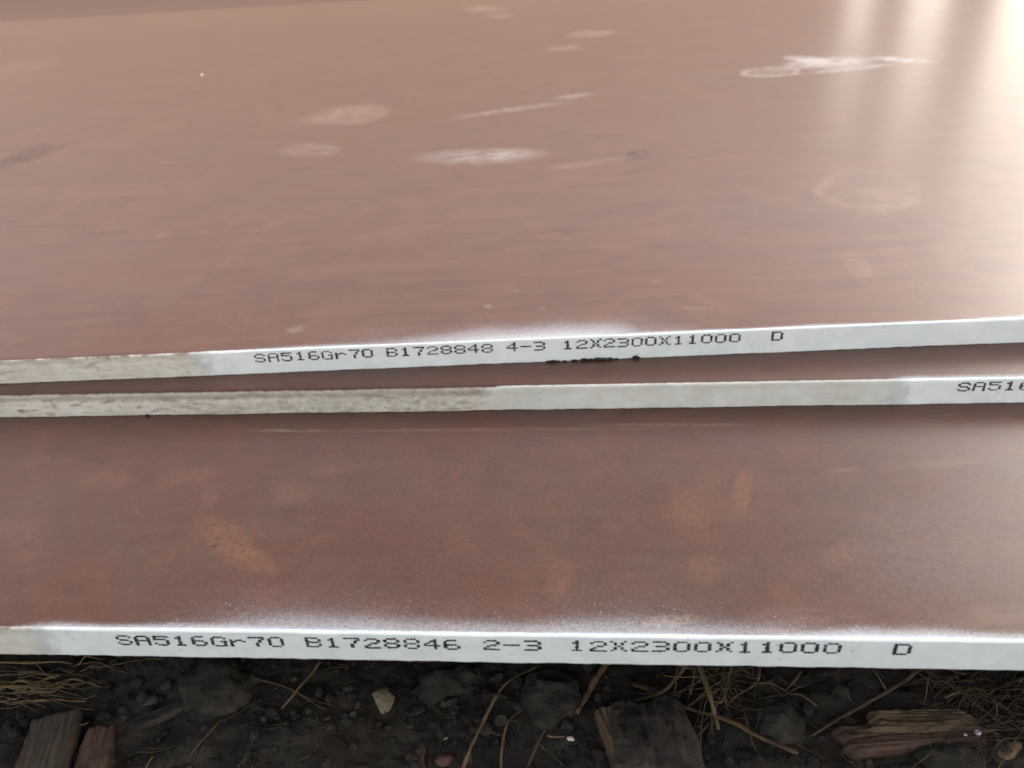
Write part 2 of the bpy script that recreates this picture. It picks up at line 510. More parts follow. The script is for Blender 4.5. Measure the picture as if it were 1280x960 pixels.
def print_word(plate, word, x0, pitch, zt0, zb0, slope, seed, cw=4.95):
    """ink-jet dot printing: overlapping flat dots lying on the cut face, one mesh per word"""
    rnd = random.Random(seed)
    V, F = [], []
    cp = (cw - 0.95) / 4.0
    for i, ch in enumerate(word):
        rows = FONT[ch].split()
        xo = x0 + i * pitch + rnd.uniform(-0.12, 0.12)
        dz = rnd.uniform(-0.10, 0.10); wt = rnd.uniform(0.95, 1.10)
        for j, row in enumerate(rows):
            jit = rnd.uniform(-0.05, 0.05)
            for q, bit in enumerate(row):
                if bit != '1':
                    continue
                x = xo + 0.48 + q * cp + jit + rnd.uniform(-0.04, 0.04)
                z = zt0 + (zb0 - zt0) * (0.30 + j * 0.64 + rnd.uniform(-0.03, 0.03)) / 4.44 + slope * (x - x0) + dz
                rx = 0.60 * wt * rnd.uniform(0.85, 1.12); rz = 0.36 * wt * rnd.uniform(0.85, 1.12)
                yo = float(plate.face_y(np.array([x]), z)[0]) - rnd.uniform(0.10, 0.16)
                b = len(V)
                for s in range(10):
                    a = s / 10 * 2 * math.pi
                    rr = rnd.uniform(0.88, 1.1)
                    V.append(((x + math.cos(a) * rx * rr) * MM, yo * MM, (z + math.sin(a) * rz * rr) * MM))
                F.append(list(range(b, b + 10)))
    return mesh_object("printed_marking", V, F, M['ink'], plate.o, smooth=False)

# marks on each plate: (centre mm, map to unit disc), colour, strength, warp, softness, kind
MARKS_B = [
    (((-123.9, 41.2), ((0.05562, -0.00260), (-0.06904, -0.10562))), (0.135, 0.058, 0.033), 0.63, 0.51, 0.45, 'blob'),
    (((-110.1, 31.2), ((0.09045, -0.00529), (-0.10963, -0.17900))), (0.135, 0.058, 0.033), 0.58, 0.51, 0.50, 'blob'),
    (((-189.1, 76.2), ((0.06571, 0.04019), (0.02305, -0.13366))), (0.115, 0.056, 0.043), 0.63, 0.59, 0.50, 'blob'),
    (((-155.2, 78.6), ((0.06208, 0.03295), (0.03693, -0.15494))), (0.115, 0.056, 0.043), 0.58, 0.59, 0.50, 'blob'),
    (((-140.6, 65.0), ((0.24625, 0.04348), (-0.06758, -0.14953))), (0.115, 0.056, 0.043), 0.53, 0.51, 0.50, 'blob'),
    (((-108.7, 66.8), ((0.10267, 0.05044), (0.05116, -0.10831))), (0.115, 0.056, 0.043), 0.53, 0.59, 0.50, 'blob'),
    (((-98.8, 81.9), ((0.16070, 0.08032), (0.10376, -0.14956))), (0.115, 0.056, 0.043), 0.53, 0.59, 0.50, 'blob'),
    (((-201.7, 43.0), ((0.06987, 0.07398), (0.04058, -0.02418))), (0.115, 0.056, 0.043), 0.42, 0.59, 0.80, 'blob'),
    (((59.7, 67.7), ((0.24266, -0.08278), (-0.02515, -0.05678))), (0.135, 0.058, 0.033), 0.68, 0.48, 0.45, 'blob'),
    (((38.8, 56.5), ((0.10380, -0.02513), (-0.02075, -0.07263))), (0.135, 0.058, 0.033), 0.42, 0.68, 0.60, 'blob'),
    (((40.3, 28.7), ((0.13855, -0.03736), (-0.03003, -0.11883))), (0.135, 0.058, 0.033), 0.37, 0.68, 0.60, 'blob'),
    (((-6.2, 24.6), ((0.15601, -0.02831), (-0.03254, -0.09008))), (0.135, 0.058, 0.033), 0.42, 0.68, 0.60, 'blob'),
    (((86.1, 35.6), ((0.11937, 0.00232), (0.10552, -0.18216))), (0.135, 0.058, 0.033), 0.42, 0.51, 0.60, 'blob'),
    (((-40.8, 110.0), ((0.00891, 0.00094), (-0.00033, -0.63476))), (0.21, 0.145, 0.115), 0.21, 0.59, 0.70, 'streak'),
    (((42.7, 112.3), ((0.02346, -0.00283), (-0.01294, -0.75582))), (0.21, 0.145, 0.115), 0.32, 0.51, 0.70, 'blob'),
    (((-124.4, 110.7), ((0.05115, 0.01650), (-0.01026, -0.64725))), (0.3, 0.27, 0.25), 0.23, 0.68, 0.70, 'streak'),
    (((97.8, 79.9), ((0.13144, -0.02740), (0.09304, -0.42829))), (0.21, 0.145, 0.115), 0.23, 0.51, 0.70, 'streak'),
    (((133.8, 84.1), ((0.03843, -0.01269), (0.04942, -0.30307))), (0.21, 0.145, 0.115), 0.21, 0.59, 0.70, 'streak'),
    (((146.7, 94.3), ((0.03076, -0.01127), (0.00911, -0.06656))), (0.095, 0.066, 0.06), 0.37, 0.51, 0.80, 'blob'),  # grey sky sheen on the right side, painted as a mark
    (((116.7, 40.3), ((0.02607, -0.00716), (0.00781, -0.03160))), (0.085, 0.06, 0.058), 0.47, 0.68, 0.80, 'blob'),  # broader purple-grey patch, sky reflection put into the colour
    (((112.4, 72.1), ((0.03902, -0.00919), (0.02340, -0.08870))), (0.032, 0.02, 0.016), 0.26, 0.68, 0.80, 'blob'),
    (((28.3, 6.4), ((0.11715, -0.00718), (0.04293, -0.40544))), (0.28, 0.19, 0.13), 0.42, 0.51, 0.60, 'blob'),
    (((0.1, 7.5), ((0.45843, -0.02339), (-0.08509, -1.57345))), (0.032, 0.02, 0.016), 0.95, 0.51, 0.50, 'blob'),
    (((30.2, 5.1), ((1.93466, -0.23651), (0.02279, -1.47694))), (0.032, 0.02, 0.016), 0.95, 0.34, 0.50, 'blob'),
    (((58.3, 2.9), ((0.10957, -0.02641), (-0.00736, -1.10911))), (0.135, 0.058, 0.033), 0.73, 0.59, 0.50, 'blob'),
    (((67.8, 8.8), ((0.04788, -0.01418), (-0.01280, -0.22494))), (0.13, 0.075, 0.054), 0.32, 0.68, 0.70, 'streak'),
    (((120.5, 9.6), ((0.06363, -0.02526), (0.01994, -0.18867))), (0.13, 0.075, 0.054), 0.37, 0.68, 0.70, 'streak'),
    (((21.9, 122.6), ((0.12795, 0.03109), (0.48032, -0.48401))), (0.032, 0.02, 0.016), 0.53, 0.51, 0.60, 'blob'),
    (((-200.1, 89.9), ((0.09500, 0.05570), (0.02205, -0.28170))), (0.032, 0.02, 0.016), 0.37, 0.68, 0.60, 'streak'),
    (((-123.3, 9.4), ((0.04173, 0.02055), (0.01514, -0.14208))), (0.032, 0.02, 0.016), 0.26, 0.68, 0.80, 'blob'),
    (((-66.4, 35.5), ((0.02387, 0.00621), (0.00532, -0.04958))), (0.032, 0.02, 0.016), 0.16, 0.68, 0.80, 'blob'),
]
MARKS_S = [
    (((-148.7, 1.5), ((0.01709, 0.00651), (0.00021, -0.47688))), (0.21, 0.145, 0.115), 0.32, 0.51, 0.70, 'streak'),
]
MARKS_T = [
    (((-58.9, 330.8), ((0.01738, 0.00101), (-0.00211, -0.03193))), (0.3, 0.27, 0.25), 0.60, 0.59, 0.70, 'streak'),
    (((-32.8, 330.6), ((0.03411, 0.00076), (-0.00317, -0.04788))), (0.5, 0.49, 0.49), 0.18, 0.42, 0.70, 'streak'),
    (((-203.7, 533.6), ((0.02269, 0.00487), (0.00462, -0.01688))), (0.21, 0.145, 0.115), 0.60, 0.31, 0.35, 'blob'),
    (((-237.3, 514.3), ((0.03005, 0.00748), (0.00242, -0.02959))), (0.21, 0.145, 0.115), 0.36, 0.51, 0.70, 'streak'),
    (((-212.6, 384.6), ((0.03182, 0.00797), (-0.00242, -0.03342))), (0.21, 0.145, 0.115), 0.60, 0.51, 0.60, 'streak'),
    (((-193.2, 377.6), ((0.08847, 0.02014), (-0.00305, -0.04250))), (0.3, 0.27, 0.25), 0.12, 0.51, 0.60, 'streak'),
    (((-35.3, 513.6), ((0.01528, 0.00063), (0.03291, -0.07527))), (0.3, 0.27, 0.25), 0.40, 0.34, 0.60, 'blob'),
    (((31.3, 568.9), ((0.04472, -0.00163), (0.01959, -0.07342))), (0.5, 0.49, 0.49), 0.24, 0.42, 0.60, 'blob'),
    (((92.0, 1121.7), ((0.02183, -0.00151), (-0.00073, -0.01760))), (0.21, 0.145, 0.115), 0.60, 0.42, 0.50, 'blob'),
    (((38.7, 959.4), ((0.03187, -0.00115), (0.00311, -0.03169))), (0.21, 0.145, 0.115), 0.60, 0.42, 0.50, 'blob'),
    (((-119.0, 1742.2), ((0.01735, 0.00078), (-0.00767, -0.01143))), (0.21, 0.145, 0.115), 0.60, 0.51, 0.60, 'blob'),
    (((-75.0, 1535.0), ((0.02624, 0.00071), (-0.01351, -0.02212))), (0.21, 0.145, 0.115), 0.60, 0.51, 0.60, 'blob'),
    (((343.0, 695.9), ((0.01703, -0.00555), (-0.00038, -0.02143))), (0.5, 0.49, 0.49), 0.60, 0.68, 0.40, 'streak'),
    (((327.4, 721.9), ((0.02903, -0.00957), (-0.03281, -0.02247))), (0.5, 0.49, 0.49), 0.54, 0.51, 0.40, 'blob'),
    (((264.0, 650.6), ((0.03042, -0.00814), (-0.00365, -0.03021))), (0.5, 0.49, 0.49), 0.42, 0.51, 0.40, 'ring'),
    (((427.4, 683.1), ((0.02373, -0.01016), (-0.03832, -0.03461))), (0.5, 0.49, 0.49), 0.60, 0.51, 0.50, 'blob'),
    (((349.9, 643.6), ((0.01850, -0.00629), (0.01847, -0.06980))), (0.5, 0.49, 0.49), 0.48, 0.51, 0.50, 'blob'),
    (((200.5, 193.4), ((0.03243, -0.01294), (-0.00928, -0.02010))), (0.21, 0.145, 0.115), 0.60, 0.34, 0.30, 'ring'),
    (((204.7, 171.9), ((0.03974, -0.01808), (-0.03216, -0.03202))), (0.21, 0.145, 0.115), 0.48, 0.68, 0.50, 'streak'),
    (((202.8, 213.5), ((0.08597, -0.03173), (-0.00778, -0.04323))), (0.095, 0.066, 0.06), 0.48, 0.34, 0.50, 'blob'),
    (((65.8, 310.4), ((0.07268, -0.00813), (0.00028, -0.05819))), (0.032, 0.02, 0.016), 0.95, 0.51, 0.70, 'blob'),
    (((26.2, 291.5), ((0.02713, -0.00094), (0.02900, -0.08707))), (0.21, 0.145, 0.115), 0.48, 0.51, 0.70, 'streak'),
    (((-488.9, 421.4), ((0.02424, 0.01544), (0.03487, -0.01156))), (0.032, 0.02, 0.016), 0.95, 0.77, 0.50, 'speck'),
    (((-283.5, 1208.8), ((0.11415, 0.02032), (0.03754, -0.04557))), (0.032, 0.02, 0.016), 0.72, 0.34, 0.50, 'blob'),
    (((-888.2, 1099.0), ((0.01177, 0.00706), (0.00693, -0.00326))), (0.21, 0.145, 0.115), 0.24, 0.51, 0.80, 'blob'),
    (((147.5, 63.4), ((0.06158, -0.04353), (-0.10608, -0.00735))), (0.21, 0.145, 0.115), 0.36, 0.34, 0.50, 'blob'),
    (((-131.0, 20.8), ((0.18562, 0.05924), (0.05031, -0.21393))), (0.3, 0.27, 0.25), 0.30, 0.34, 0.50, 'blob'),
    (((-256.4, 171.5), ((0.11690, 0.05590), (0.06081, -0.09553))), (0.21, 0.145, 0.115), 0.24, 0.42, 0.60, 'blob'),
    (((-206.0, 24.5), ((0.03471, 0.02048), (0.05478, -0.05124))), (0.115, 0.056, 0.043), 0.48, 0.51, 0.70, 'blob'),
    (((-74.4, 205.1), ((0.01673, 0.00187), (0.00319, -0.02495))), (0.13, 0.075, 0.054), 0.30, 0.51, 0.80, 'blob'),
    (((57.6, 24.6), ((0.11191, -0.02298), (-0.07016, -0.36909))), (0.21, 0.145, 0.115), 0.48, 0.51, 0.60, 'streak'),
    (((-6.2, 139.2), ((0.04179, -0.00081), (-0.00655, -0.17606))), (0.032, 0.02, 0.016), 0.30, 0.51, 0.80, 'blob'),
    (((-40.5, 36.6), ((0.36615, 0.01479), (-0.03747, -0.35959))), (0.3, 0.27, 0.25), 0.30, 0.34, 0.60, 'blob'),
    (((-14.5, 31.2), ((0.43494, -0.00850), (-0.03794, -0.36746))), (0.3, 0.27, 0.25), 0.30, 0.34, 0.60, 'blob'),
    (((-27.0, 53.5), ((0.61859, 0.00559), (-0.05514, -0.49897))), (0.3, 0.27, 0.25), 0.30, 0.34, 0.60, 'blob'),
    (((-32.1, 113.0), ((0.43688, 0.00786), (-0.05099, -0.38987))), (0.3, 0.27, 0.25), 0.30, 0.34, 0.60, 'blob'),
    (((43.8, 57.7), ((0.31078, -0.04550), (-0.03707, -0.32307))), (0.21, 0.145, 0.115), 0.30, 0.34, 0.60, 'blob'),
]

TONE_B = ((0.074, 0.0310, 0.0220), (0.068, 0.0365, 0.0280), (0.090, 0.0390, 0.0262), (0.054, 0.0280, 0.0215))
TONE_T = ((0.097, 0.0366, 0.0235), (0.090, 0.0425, 0.0290), (0.122, 0.0505, 0.0320), (0.070, 0.0325, 0.0225))

SPEC = {}
SPEC['plate_lower'] = ("primer_lower", dict(off=3.1, tones=TONE_B, marks=MARKS_B, wear=0.7, warp=(150.0, 420.0), cloud=(22.0, 75.0, 0.14),
    halo=[(-172, 400, 14, 20, 2.4, 0.95), (-120, 70, 45, 28, 9.0, 0.40), (-140, 55, 40, 30, 24.0, 0.15)],
    paint=(-172, 400, 9), spec=0.26))
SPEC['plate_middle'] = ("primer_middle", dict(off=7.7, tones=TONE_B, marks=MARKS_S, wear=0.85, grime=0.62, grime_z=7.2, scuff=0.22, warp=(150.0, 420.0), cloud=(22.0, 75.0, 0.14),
    halo=[(132, 600, 10, 20, 2.6, 0.8)], scab=[(-190, -38, 0.7)], pale=[(-38, 600, 0.8)],
    paint=(134, 600, 10), spec=0.26))
SPEC['plate_upper'] = ("primer_upper", dict(off=12.9, tones=TONE_T, marks=MARKS_T, wear=0.55,
    halo=[(-172, 600, 10, 20, 2.2, 0.85), (-80, 26, 70, 20, 14.0, 0.60), (-120, 60, 40, 30, 30.0, 0.16)],
    paint=(-172, 600, 8), spec=0.26))
SPEC['plate_far'] = ("primer_far", dict(off=21.3, tones=TONE_B, marks=[], wear=0.6, rough=(0.42, 0.46),
    halo=[(9000, 9100, 1, 1, 2.0, 0.1)], paint=(9000, 9100, 8), spec=0.20))

for key, (nm, sp) in SPEC.items():
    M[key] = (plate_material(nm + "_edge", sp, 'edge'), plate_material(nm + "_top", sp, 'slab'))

const_r = lambda r: (lambda xs: np.zeros_like(xs) + r)
def mid_lip(xs):
    t = np.clip((xs + 36) / 6.0, 0, 1)
    return 2.6 * (1 - t) + 1.1 * t + 0.35 * vnoise(xs / 9, xs * 0, 91) * (1 - t)

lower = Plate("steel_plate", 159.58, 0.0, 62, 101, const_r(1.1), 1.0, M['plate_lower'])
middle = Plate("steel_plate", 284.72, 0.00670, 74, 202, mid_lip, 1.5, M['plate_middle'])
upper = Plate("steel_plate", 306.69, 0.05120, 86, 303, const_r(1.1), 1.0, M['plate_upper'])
GP = "steel plates stacked with their edges stepped"
tag(lower.o, "lowest red-brown steel plate, white edge printed B1728846 2-3, just above the soil", "steel plate", GP)
tag(middle.o, "middle red-brown steel plate, cream scabbed edge turning white at SA516 on the right", "steel plate", GP)
tag(upper.o, "topmost wide red-brown steel plate, white edge printed B1728848 4-3", "steel plate", GP)
far = Plate("steel_plate", 2651.7, 0.05120, 72, 404, const_r(1.1), 1.0, M['plate_far'], 2800.0)
tag(far.o, "far red-brown steel plate, a sliver beyond the topmost plate's back edge", "steel plate")

PITCH = 6.14
def print_line(plate, words, zt, zb, slope, seed):
    for i, (w, x) in enumerate(words):
        d = slope * (x + 145.0)
        print_word(plate, w, x, PITCH, zt + d, zb + d, slope, seed + i)
print_line(lower, [("SA516Gr70", -145.0), ("B1728846", -84.1), ("2-3", -29.0), ("12X2300X11000", -3.3), ("D", 90.0)], 9.75, 5.35, 0.0035, 500)
print_line(upper, [("SA516Gr70", -145.3), ("B1728848", -85.2), ("4-3", -31.0), ("12X2300X11000", -6.0), ("D", 86.1)], 10.35, 5.95, 0.0012, 700)
print_line(middle, [("SA516Gr70", 157.0)], 10.5, 6.2, 0.0, 900)

# timber bearers the stack lies on, far to either side of the picture
def bearer(x, label):
    bm = bmesh.new()
    bmesh.ops.create_cube(bm, size=1.0)
    h = 50 + 12.0
    for v in bm.verts:
        v.co = Vector((v.co.x * 0.10, v.co.y * 2.5, v.co.z * h * MM))
    bmesh.ops.bevel(bm, geom=bm.edges[:], offset=0.004, segments=2, affect='EDGES')
    me = bpy.data.meshes.new("timber_bearer"); bm.to_mesh(me); bm.free()
    me.materials.append(M['grey_wood'])
    o = bpy.data.objects.new("timber_bearer", me); col.objects.link(o)
    o.location = (x, 1.40, (50 - 12.0) * 0.5 * MM - 0.0002)
    tag(o, label, "timber", "timbers under the plate stack")
bearer(-1.9, "timber bearer under the plate stack, out of view on the left")
bearer(1.9, "timber bearer under the plate stack, out of view on the right")

# ================================================================= UNSEEN SHAPES ADDED BEYOND THE PLATES (they only shape the far sheen)
def box_mesh(name, x0, x1, y0, y1, z0, z1, mat, bevel=0.02, parent=None):
    bm = bmesh.new(); bmesh.ops.create_cube(bm, size=1.0)
    for v in bm.verts:
        v.co = Vector((v.co.x * (x1 - x0), v.co.y * (y1 - y0), (v.co.z + 0.5) * (z1 - z0)))
    bmesh.ops.bevel(bm, geom=bm.edges[:], offset=bevel, segments=2, affect='EDGES')
    me = bpy.data.meshes.new(name); bm.to_mesh(me); bm.free(); me.materials.append(mat)
    o = bpy.data.objects.new(name, me); col.objects.link(o)
    o.location = ((x0 + x1) / 2, (y0 + y1) / 2, z0)
    if parent is not None:
        o.parent = parent; o.location -= parent.location
    return o
M['concrete'] = stone_material("concrete", (0.34, 0.27, 0.22), (0.42, 0.34, 0.28), 0.9, 0.05)
M['plaster'] = stone_material("plaster", (0.60, 0.42, 0.31), (0.68, 0.49, 0.37), 0.9, 0.02)
refl_frame = bpy.data.objects.new('reflection_frame', None); col.objects.link(refl_frame); refl_frame.location = (3.64, 9.00, 0)  # added out of view: posts and beam that cut the mirrored sky into bars
tag(refl_frame, 'unseen concrete posts and beam, added to put bars in the topmost plate sheen', 'reflection shape')
box_mesh('post', 3.17, 3.44, 9.00, 9.30, 0.00, 2.06, M['concrete'], parent=refl_frame)
box_mesh('post', 3.93, 4.33, 9.00, 9.30, 0.00, 2.06, M['concrete'], parent=refl_frame)
box_mesh('post', 5.41, 5.84, 9.00, 9.30, 0.00, 2.06, M['concrete'], parent=refl_frame)
box_mesh('beam', 2.84, 5.84, 8.98, 9.32, 2.06, 2.75, M['concrete'], parent=refl_frame)
tag(box_mesh('reflection_wall', -16.0, 2.82, 8.95, 9.25, 0.0, 2.6, M['plaster']), 'unseen warm plastered wall, added to warm and dim the sheen on the plates', 'wall')  # added out of view to warm and dim the left-hand reflection

# ================================================================= THINGS ON THE SOIL
def catmull(P, n):
    P = [np.array(p, float) for p in P]
    if len(P) == 2:
        P = [P[0], (P[0] + P[1]) / 2, P[1]]
    Q = [2 * P[0] - P[1]] + P + [2 * P[-1] - P[-2]]
    out = []
    for i in range(1, len(Q) - 2):
        for t in np.linspace(0, 1, n, endpoint=False):
            a, b, c, d = Q[i - 1], Q[i], Q[i + 1], Q[i + 2]
            out.append(0.5 * (2 * b + (c - a) * t + (2 * a - 5 * b + 4 * c - d) * t ** 2 + (3 * b - a - 3 * c + d) * t ** 3))
    out.append(P[-1])
    return np.array(out)

def tube_geo(P, rad, sides, rnd, V, F, flat=1.0):
    """add a tapering tube along points P (mm) to V, F"""
    n = len(P)
    T = np.gradient(P, axis=0)
    T /= np.linalg.norm(T, axis=1)[:, None] + 1e-9
    up = np.array([0, 0, 1.0])
    base = len(V)
    for i in range(n):
        s = np.cross(T[i], up); s /= np.linalg.norm(s) + 1e-9
        u = np.cross(s, T[i])
        for k in range(sides):
            a = 2 * math.pi * k / sides
            r = rad[i] * rnd.uniform(0.9, 1.1)
            V.append(P[i] + s * math.cos(a) * r + u * math.sin(a) * r * flat)
    for i in range(n - 1):
        for k in range(sides):
            k2 = (k + 1) % sides
            F.append((base + i * sides + k, base + i * sides + k2, base + (i + 1) * sides + k2, base + (i + 1) * sides + k))
    F.append(tuple(base + k for k in reversed(range(sides))))
    F.append(tuple(base + (n - 1) * sides + k for k in range(sides)))

def place(name, V, F, mat, label, cat, group=None, parent=None, ang=0.0, smooth=True, origin=None):
    """link a mesh given in world mm, with its origin at its base and its X axis along its length"""
    V = np.array(V, float)
    if origin is None:
        origin = np.array([V[:, 0].mean(), V[:, 1].mean(), V[:, 2].min()])
    L = V - origin
    c, s = math.cos(-ang), math.sin(-ang)
    L = np.stack([L[:, 0] * c - L[:, 1] * s, L[:, 0] * s + L[:, 1] * c, L[:, 2]], -1)
    o = mesh_object(name, L * MM, F, mat, None, smooth)
    o.location = origin * MM
    o.rotation_euler = (0, 0, ang)
    if parent is not None:
        bpy.context.view_layer.update()
        o.parent = parent
        o.matrix_parent_inverse = parent.matrix_basis.inverted()
    else:
        tag(o, label, cat, group)
    return o

def stalk(name, pts, r0, r1, mat, label, cat, group=None, lift=0.0, knots=(), seed=0, extra=(), parent=None, flat=0.6):
    """straw, stem or twig lying on the soil; pts = (x, y[, height]) in mm; extra = side shoots"""
    rnd = random.Random(seed + int(abs(pts[0][0]) * 10))
    V, F = [], []
    for k, pp in enumerate([pts] + list(extra)):
        q = []
        for p in pp:
            z = p[2] if len(p) > 2 else 0.0
            q.append((p[0], p[1], z))
        P = catmull(q, 7)
        rr0, rr1 = (r0, r1) if k == 0 else (r0 * 0.6, r1 * 0.5)
        t = np.linspace(0, 1, len(P))
        rad = (rr0 + (rr1 - rr0) * t) * 0.68
        rad *= 1 + 0.30 * fbm(t * 9, t * 0 + seed, 3, seed + 2)
        rad[-1] *= 0.55
        for kn in knots:
            rad *= 1 + 0.35 * np.exp(-((t - kn) / 0.025) ** 2)
        P[:, 0] += 0.14 * fbm(P[:, 0] / 6 + k, P[:, 1] / 6, 3, seed); P[:, 1] += 0.14 * fbm(P[:, 0] / 6 + 40, P[:, 1] / 6, 3, seed)
        # follow the ground smoothly and stay on it
        gh = ground_h(P[:, 0], P[:, 1])
        lin = np.polyval(np.polyfit(t, gh, 1), t)
        base = np.maximum(0.35 * gh + 0.65 * lin, gh * 0.6 + lin * 0.4)
        P[:, 2] += base + rad * 0.8 + lift
        tube_geo(P, rad, 7, rnd, V, F, flat)
    d = np.array(pts[-1][:2]) - np.array(pts[0][:2])
    return place(name, V, F, mat, label, cat, group, parent, math.atan2(d[1], d[0]))

def rock(name, x, y, size, rot, mat, label, cat, group=None, seed=1, cuts=9, bumpy=0.10, sink=0.3, z=None, detail=3):
    rnd = random.Random(seed)
    if name in ('stone',): size = tuple(v * 0.72 for v in size)
    bm = bmesh.new()
    bmesh.ops.create_icosphere(bm, subdivisions=detail, radius=1.0)
    planes = []
    for _ in range(cuts):
        n = Vector((rnd.gauss(0, 1), rnd.gauss(0, 1), rnd.gauss(0, 0.8))).normalized()
        planes.append((n, rnd.uniform(0.55, 0.88)))
    for v in bm.verts:
        c = v.co.copy()
        for n, d in planes:
            e = c.dot(n) - d
            if e > 0: c -= n * e * 0.94
        w = mnoise.noise(c * 2.2 + Vector((seed, 3, 1))) * bumpy + mnoise.noise(c * 6.5 + Vector((seed, 7, 1))) * bumpy * 0.45
        c *= 1 + w
        v.co = c
    cr, sr = math.cos(rot), math.sin(rot)
    V = []
    g = gz(x, y) if z is None else z
    for v in bm.verts:
        a, b, c = v.co.x * size[0], v.co.y * size[1], v.co.z * size[2]
        V.append((x + a * cr - b * sr, y + a * sr + b * cr, g + c + size[2] * (1 - 2 * sink)))
    F = [[q.index for q in f.verts] for f in bm.faces]
    bm.free()
    return place(name, V, F, mat, label, cat, group, None, rot)

def slab_geo(p0, p1, w0, w1, th, seed, ridges=0.5, ragged=2.5, zb=None, tilt=0.0, nu=60, nv=34):
    """split piece of wood or bark: grained upper face, ragged ends, closed underside"""
    p0 = np.array(p0[:2], float); p1 = np.array(p1[:2], float)
    d = p1 - p0; Ln = np.linalg.norm(d); d /= Ln
    s = np.array([-d[1], d[0]])
    if zb is None:
        zb = max(gz(*(p0 + (p1 - p0) * t)) for t in (0.2, 0.5, 0.8)) - 1.5
    F = []
    t, v = np.meshgrid(np.linspace(0, 1, nu), np.linspace(-1, 1, nv), indexing='ij')
    e0 = ragged * (0.5 + 0.5 * fbm(v * 1.7 + seed, v * 0 + seed, 3, seed)) * 1.3
    e1 = ragged * (0.5 + 0.5 * fbm(v * 1.7 - seed, v * 0 + seed + 9, 3, seed + 5)) * 1.3
    L = e0 + t * (Ln - e0 - e1)
    w = (w0 + (w1 - w0) * t) / 2 * (1 + 0.16 * fbm(t * 4, seed + np.sign(v) * 5, 3, seed + 3))
    PX = p0[0] + d[0] * L + s[0] * v * w
    PY = p0[1] + d[1] * L + s[1] * v * w
    gr = ridges * (0.55 * fbm(L / 24, v * w / 0.9, 3, seed + 7) + 0.5 * fbm(L / 40, v * w / 4.0, 2, seed + 8) + 0.6 * fbm(L / 6, v * w / 3.0, 3, seed + 9))
    edge = np.clip(np.minimum(np.minimum((1 - np.abs(v)) * 5, t * 14), (1 - t) * 14), 0, 1) ** 0.5
    Z = zb + th * (0.45 + 0.55 * edge) + gr * (0.4 + 0.6 * edge) + tilt * v * w
    V = np.concatenate([np.stack([PX, PY, Z], -1).reshape(-1, 3), np.stack([PX, PY, np.minimum(Z - 0.6, zb)], -1).reshape(-1, 3)])
    top = np.arange(nu * nv).reshape(nu, nv); bot = top + nu * nv
    for i in range(nu - 1):
        for j in range(nv - 1):
            F.append((top[i, j], top[i + 1, j], top[i + 1, j + 1], top[i, j + 1]))
            F.append((bot[i, j], bot[i, j + 1], bot[i + 1, j + 1], bot[i + 1, j]))
    for i in range(nu - 1):
        F.append((top[i, 0], bot[i, 0], bot[i + 1, 0], top[i + 1, 0]))
        F.append((top[i, nv - 1], top[i + 1, nv - 1], bot[i + 1, nv - 1], bot[i, nv - 1]))
    for j in range(nv - 1):
        F.append((top[0, j], top[0, j + 1], bot[0, j + 1], bot[0, j]))
        F.append((top[nu - 1, j], bot[nu - 1, j], bot[nu - 1, j + 1], top[nu - 1, j + 1]))
    return V, F, math.atan2(d[1], d[0])

def slab(name, p0, p1, w0, w1, th, seed, mat, label, cat, group=None, parent=None, **kw):
    V, F, a = slab_geo(p0, p1, w0, w1, th, seed, **kw)
    return place(name, V, F, mat, label, cat, group, parent, a)

GS = "dry straws on the soil"
GT = "twigs on the soil"
GR = "stones on the soil"
GW = "wood and bark pieces on the soil"

# ---- straw at the far left
stalk("straw", [(-234.8, 195.3), (-219.6, 194.8), (-207.9, 195.4), (-199.1, 194.0)], 1.0, 0.6, M['straw_gold'], "golden straw lying tight under the lowest plate's edge at far left", "straw", GS, lift=3, seed=1)
stalk("straw", [(-224.7, 181.6), (-221.0, 185.7), (-217.4, 187.2, 1.0), (-212.4, 186.6)], 1.25, 0.8, M['straw_gold'], "short thick golden straw curling at the left picture border", "straw", GS, lift=1.2, seed=2)
stalk("straw", [(-225.4, 184.5), (-211.9, 184.8), (-205.7, 187.5, 1.0), (-201.1, 189.1, 1.0)], 1.1, 0.9, M['straw_gold'], "golden straw with a blunt raised tip, crossing over the kinked one", "straw", GS, lift=2.2, seed=3)
stalk("straw", [(-219.6, 184.6), (-207.5, 183.0), (-200.5, 183.2), (-196.1, 187.7, 1.0), (-188.8, 186.4), (-182.3, 185.0)], 0.95, 0.55, M['straw_gold'], "long golden straw with a zigzag kink, left of the soil", "straw", GS, lift=1.0, seed=4)
stalk("straw", [(-215.0, 178.6), (-200.9, 179.6), (-186.5, 179.9)], 0.9, 0.6, M['straw_gold'], "straight golden straw above the grey board's upper end", "straw", GS, lift=0.8, seed=5)
stalk("straw", [(-229.0, 190.8), (-213.1, 191.8), (-196.5, 190.7)], 1.1, 0.8, M['twig'], "dim brown stalk between two golden straws at far left", "straw", GS, lift=0.5, seed=6)
stalk("straw", [(-186.1, 171.7), (-182.6, 168.8), (-180.5, 167.9), (-178.5, 168.6)], 0.45, 0.35, M['straw'], "tiny hooked pale straw on the grey board's corner", "straw", GS, lift=5.0, seed=7)
stalk("straw", [(-150.2, 158.5), (-150.5, 154.3), (-150.1, 147.9)], 0.55, 0.4, M['straw'], "short pale stalk at the bottom border, right of the reddish board", "straw", GS, lift=0.6, seed=8)
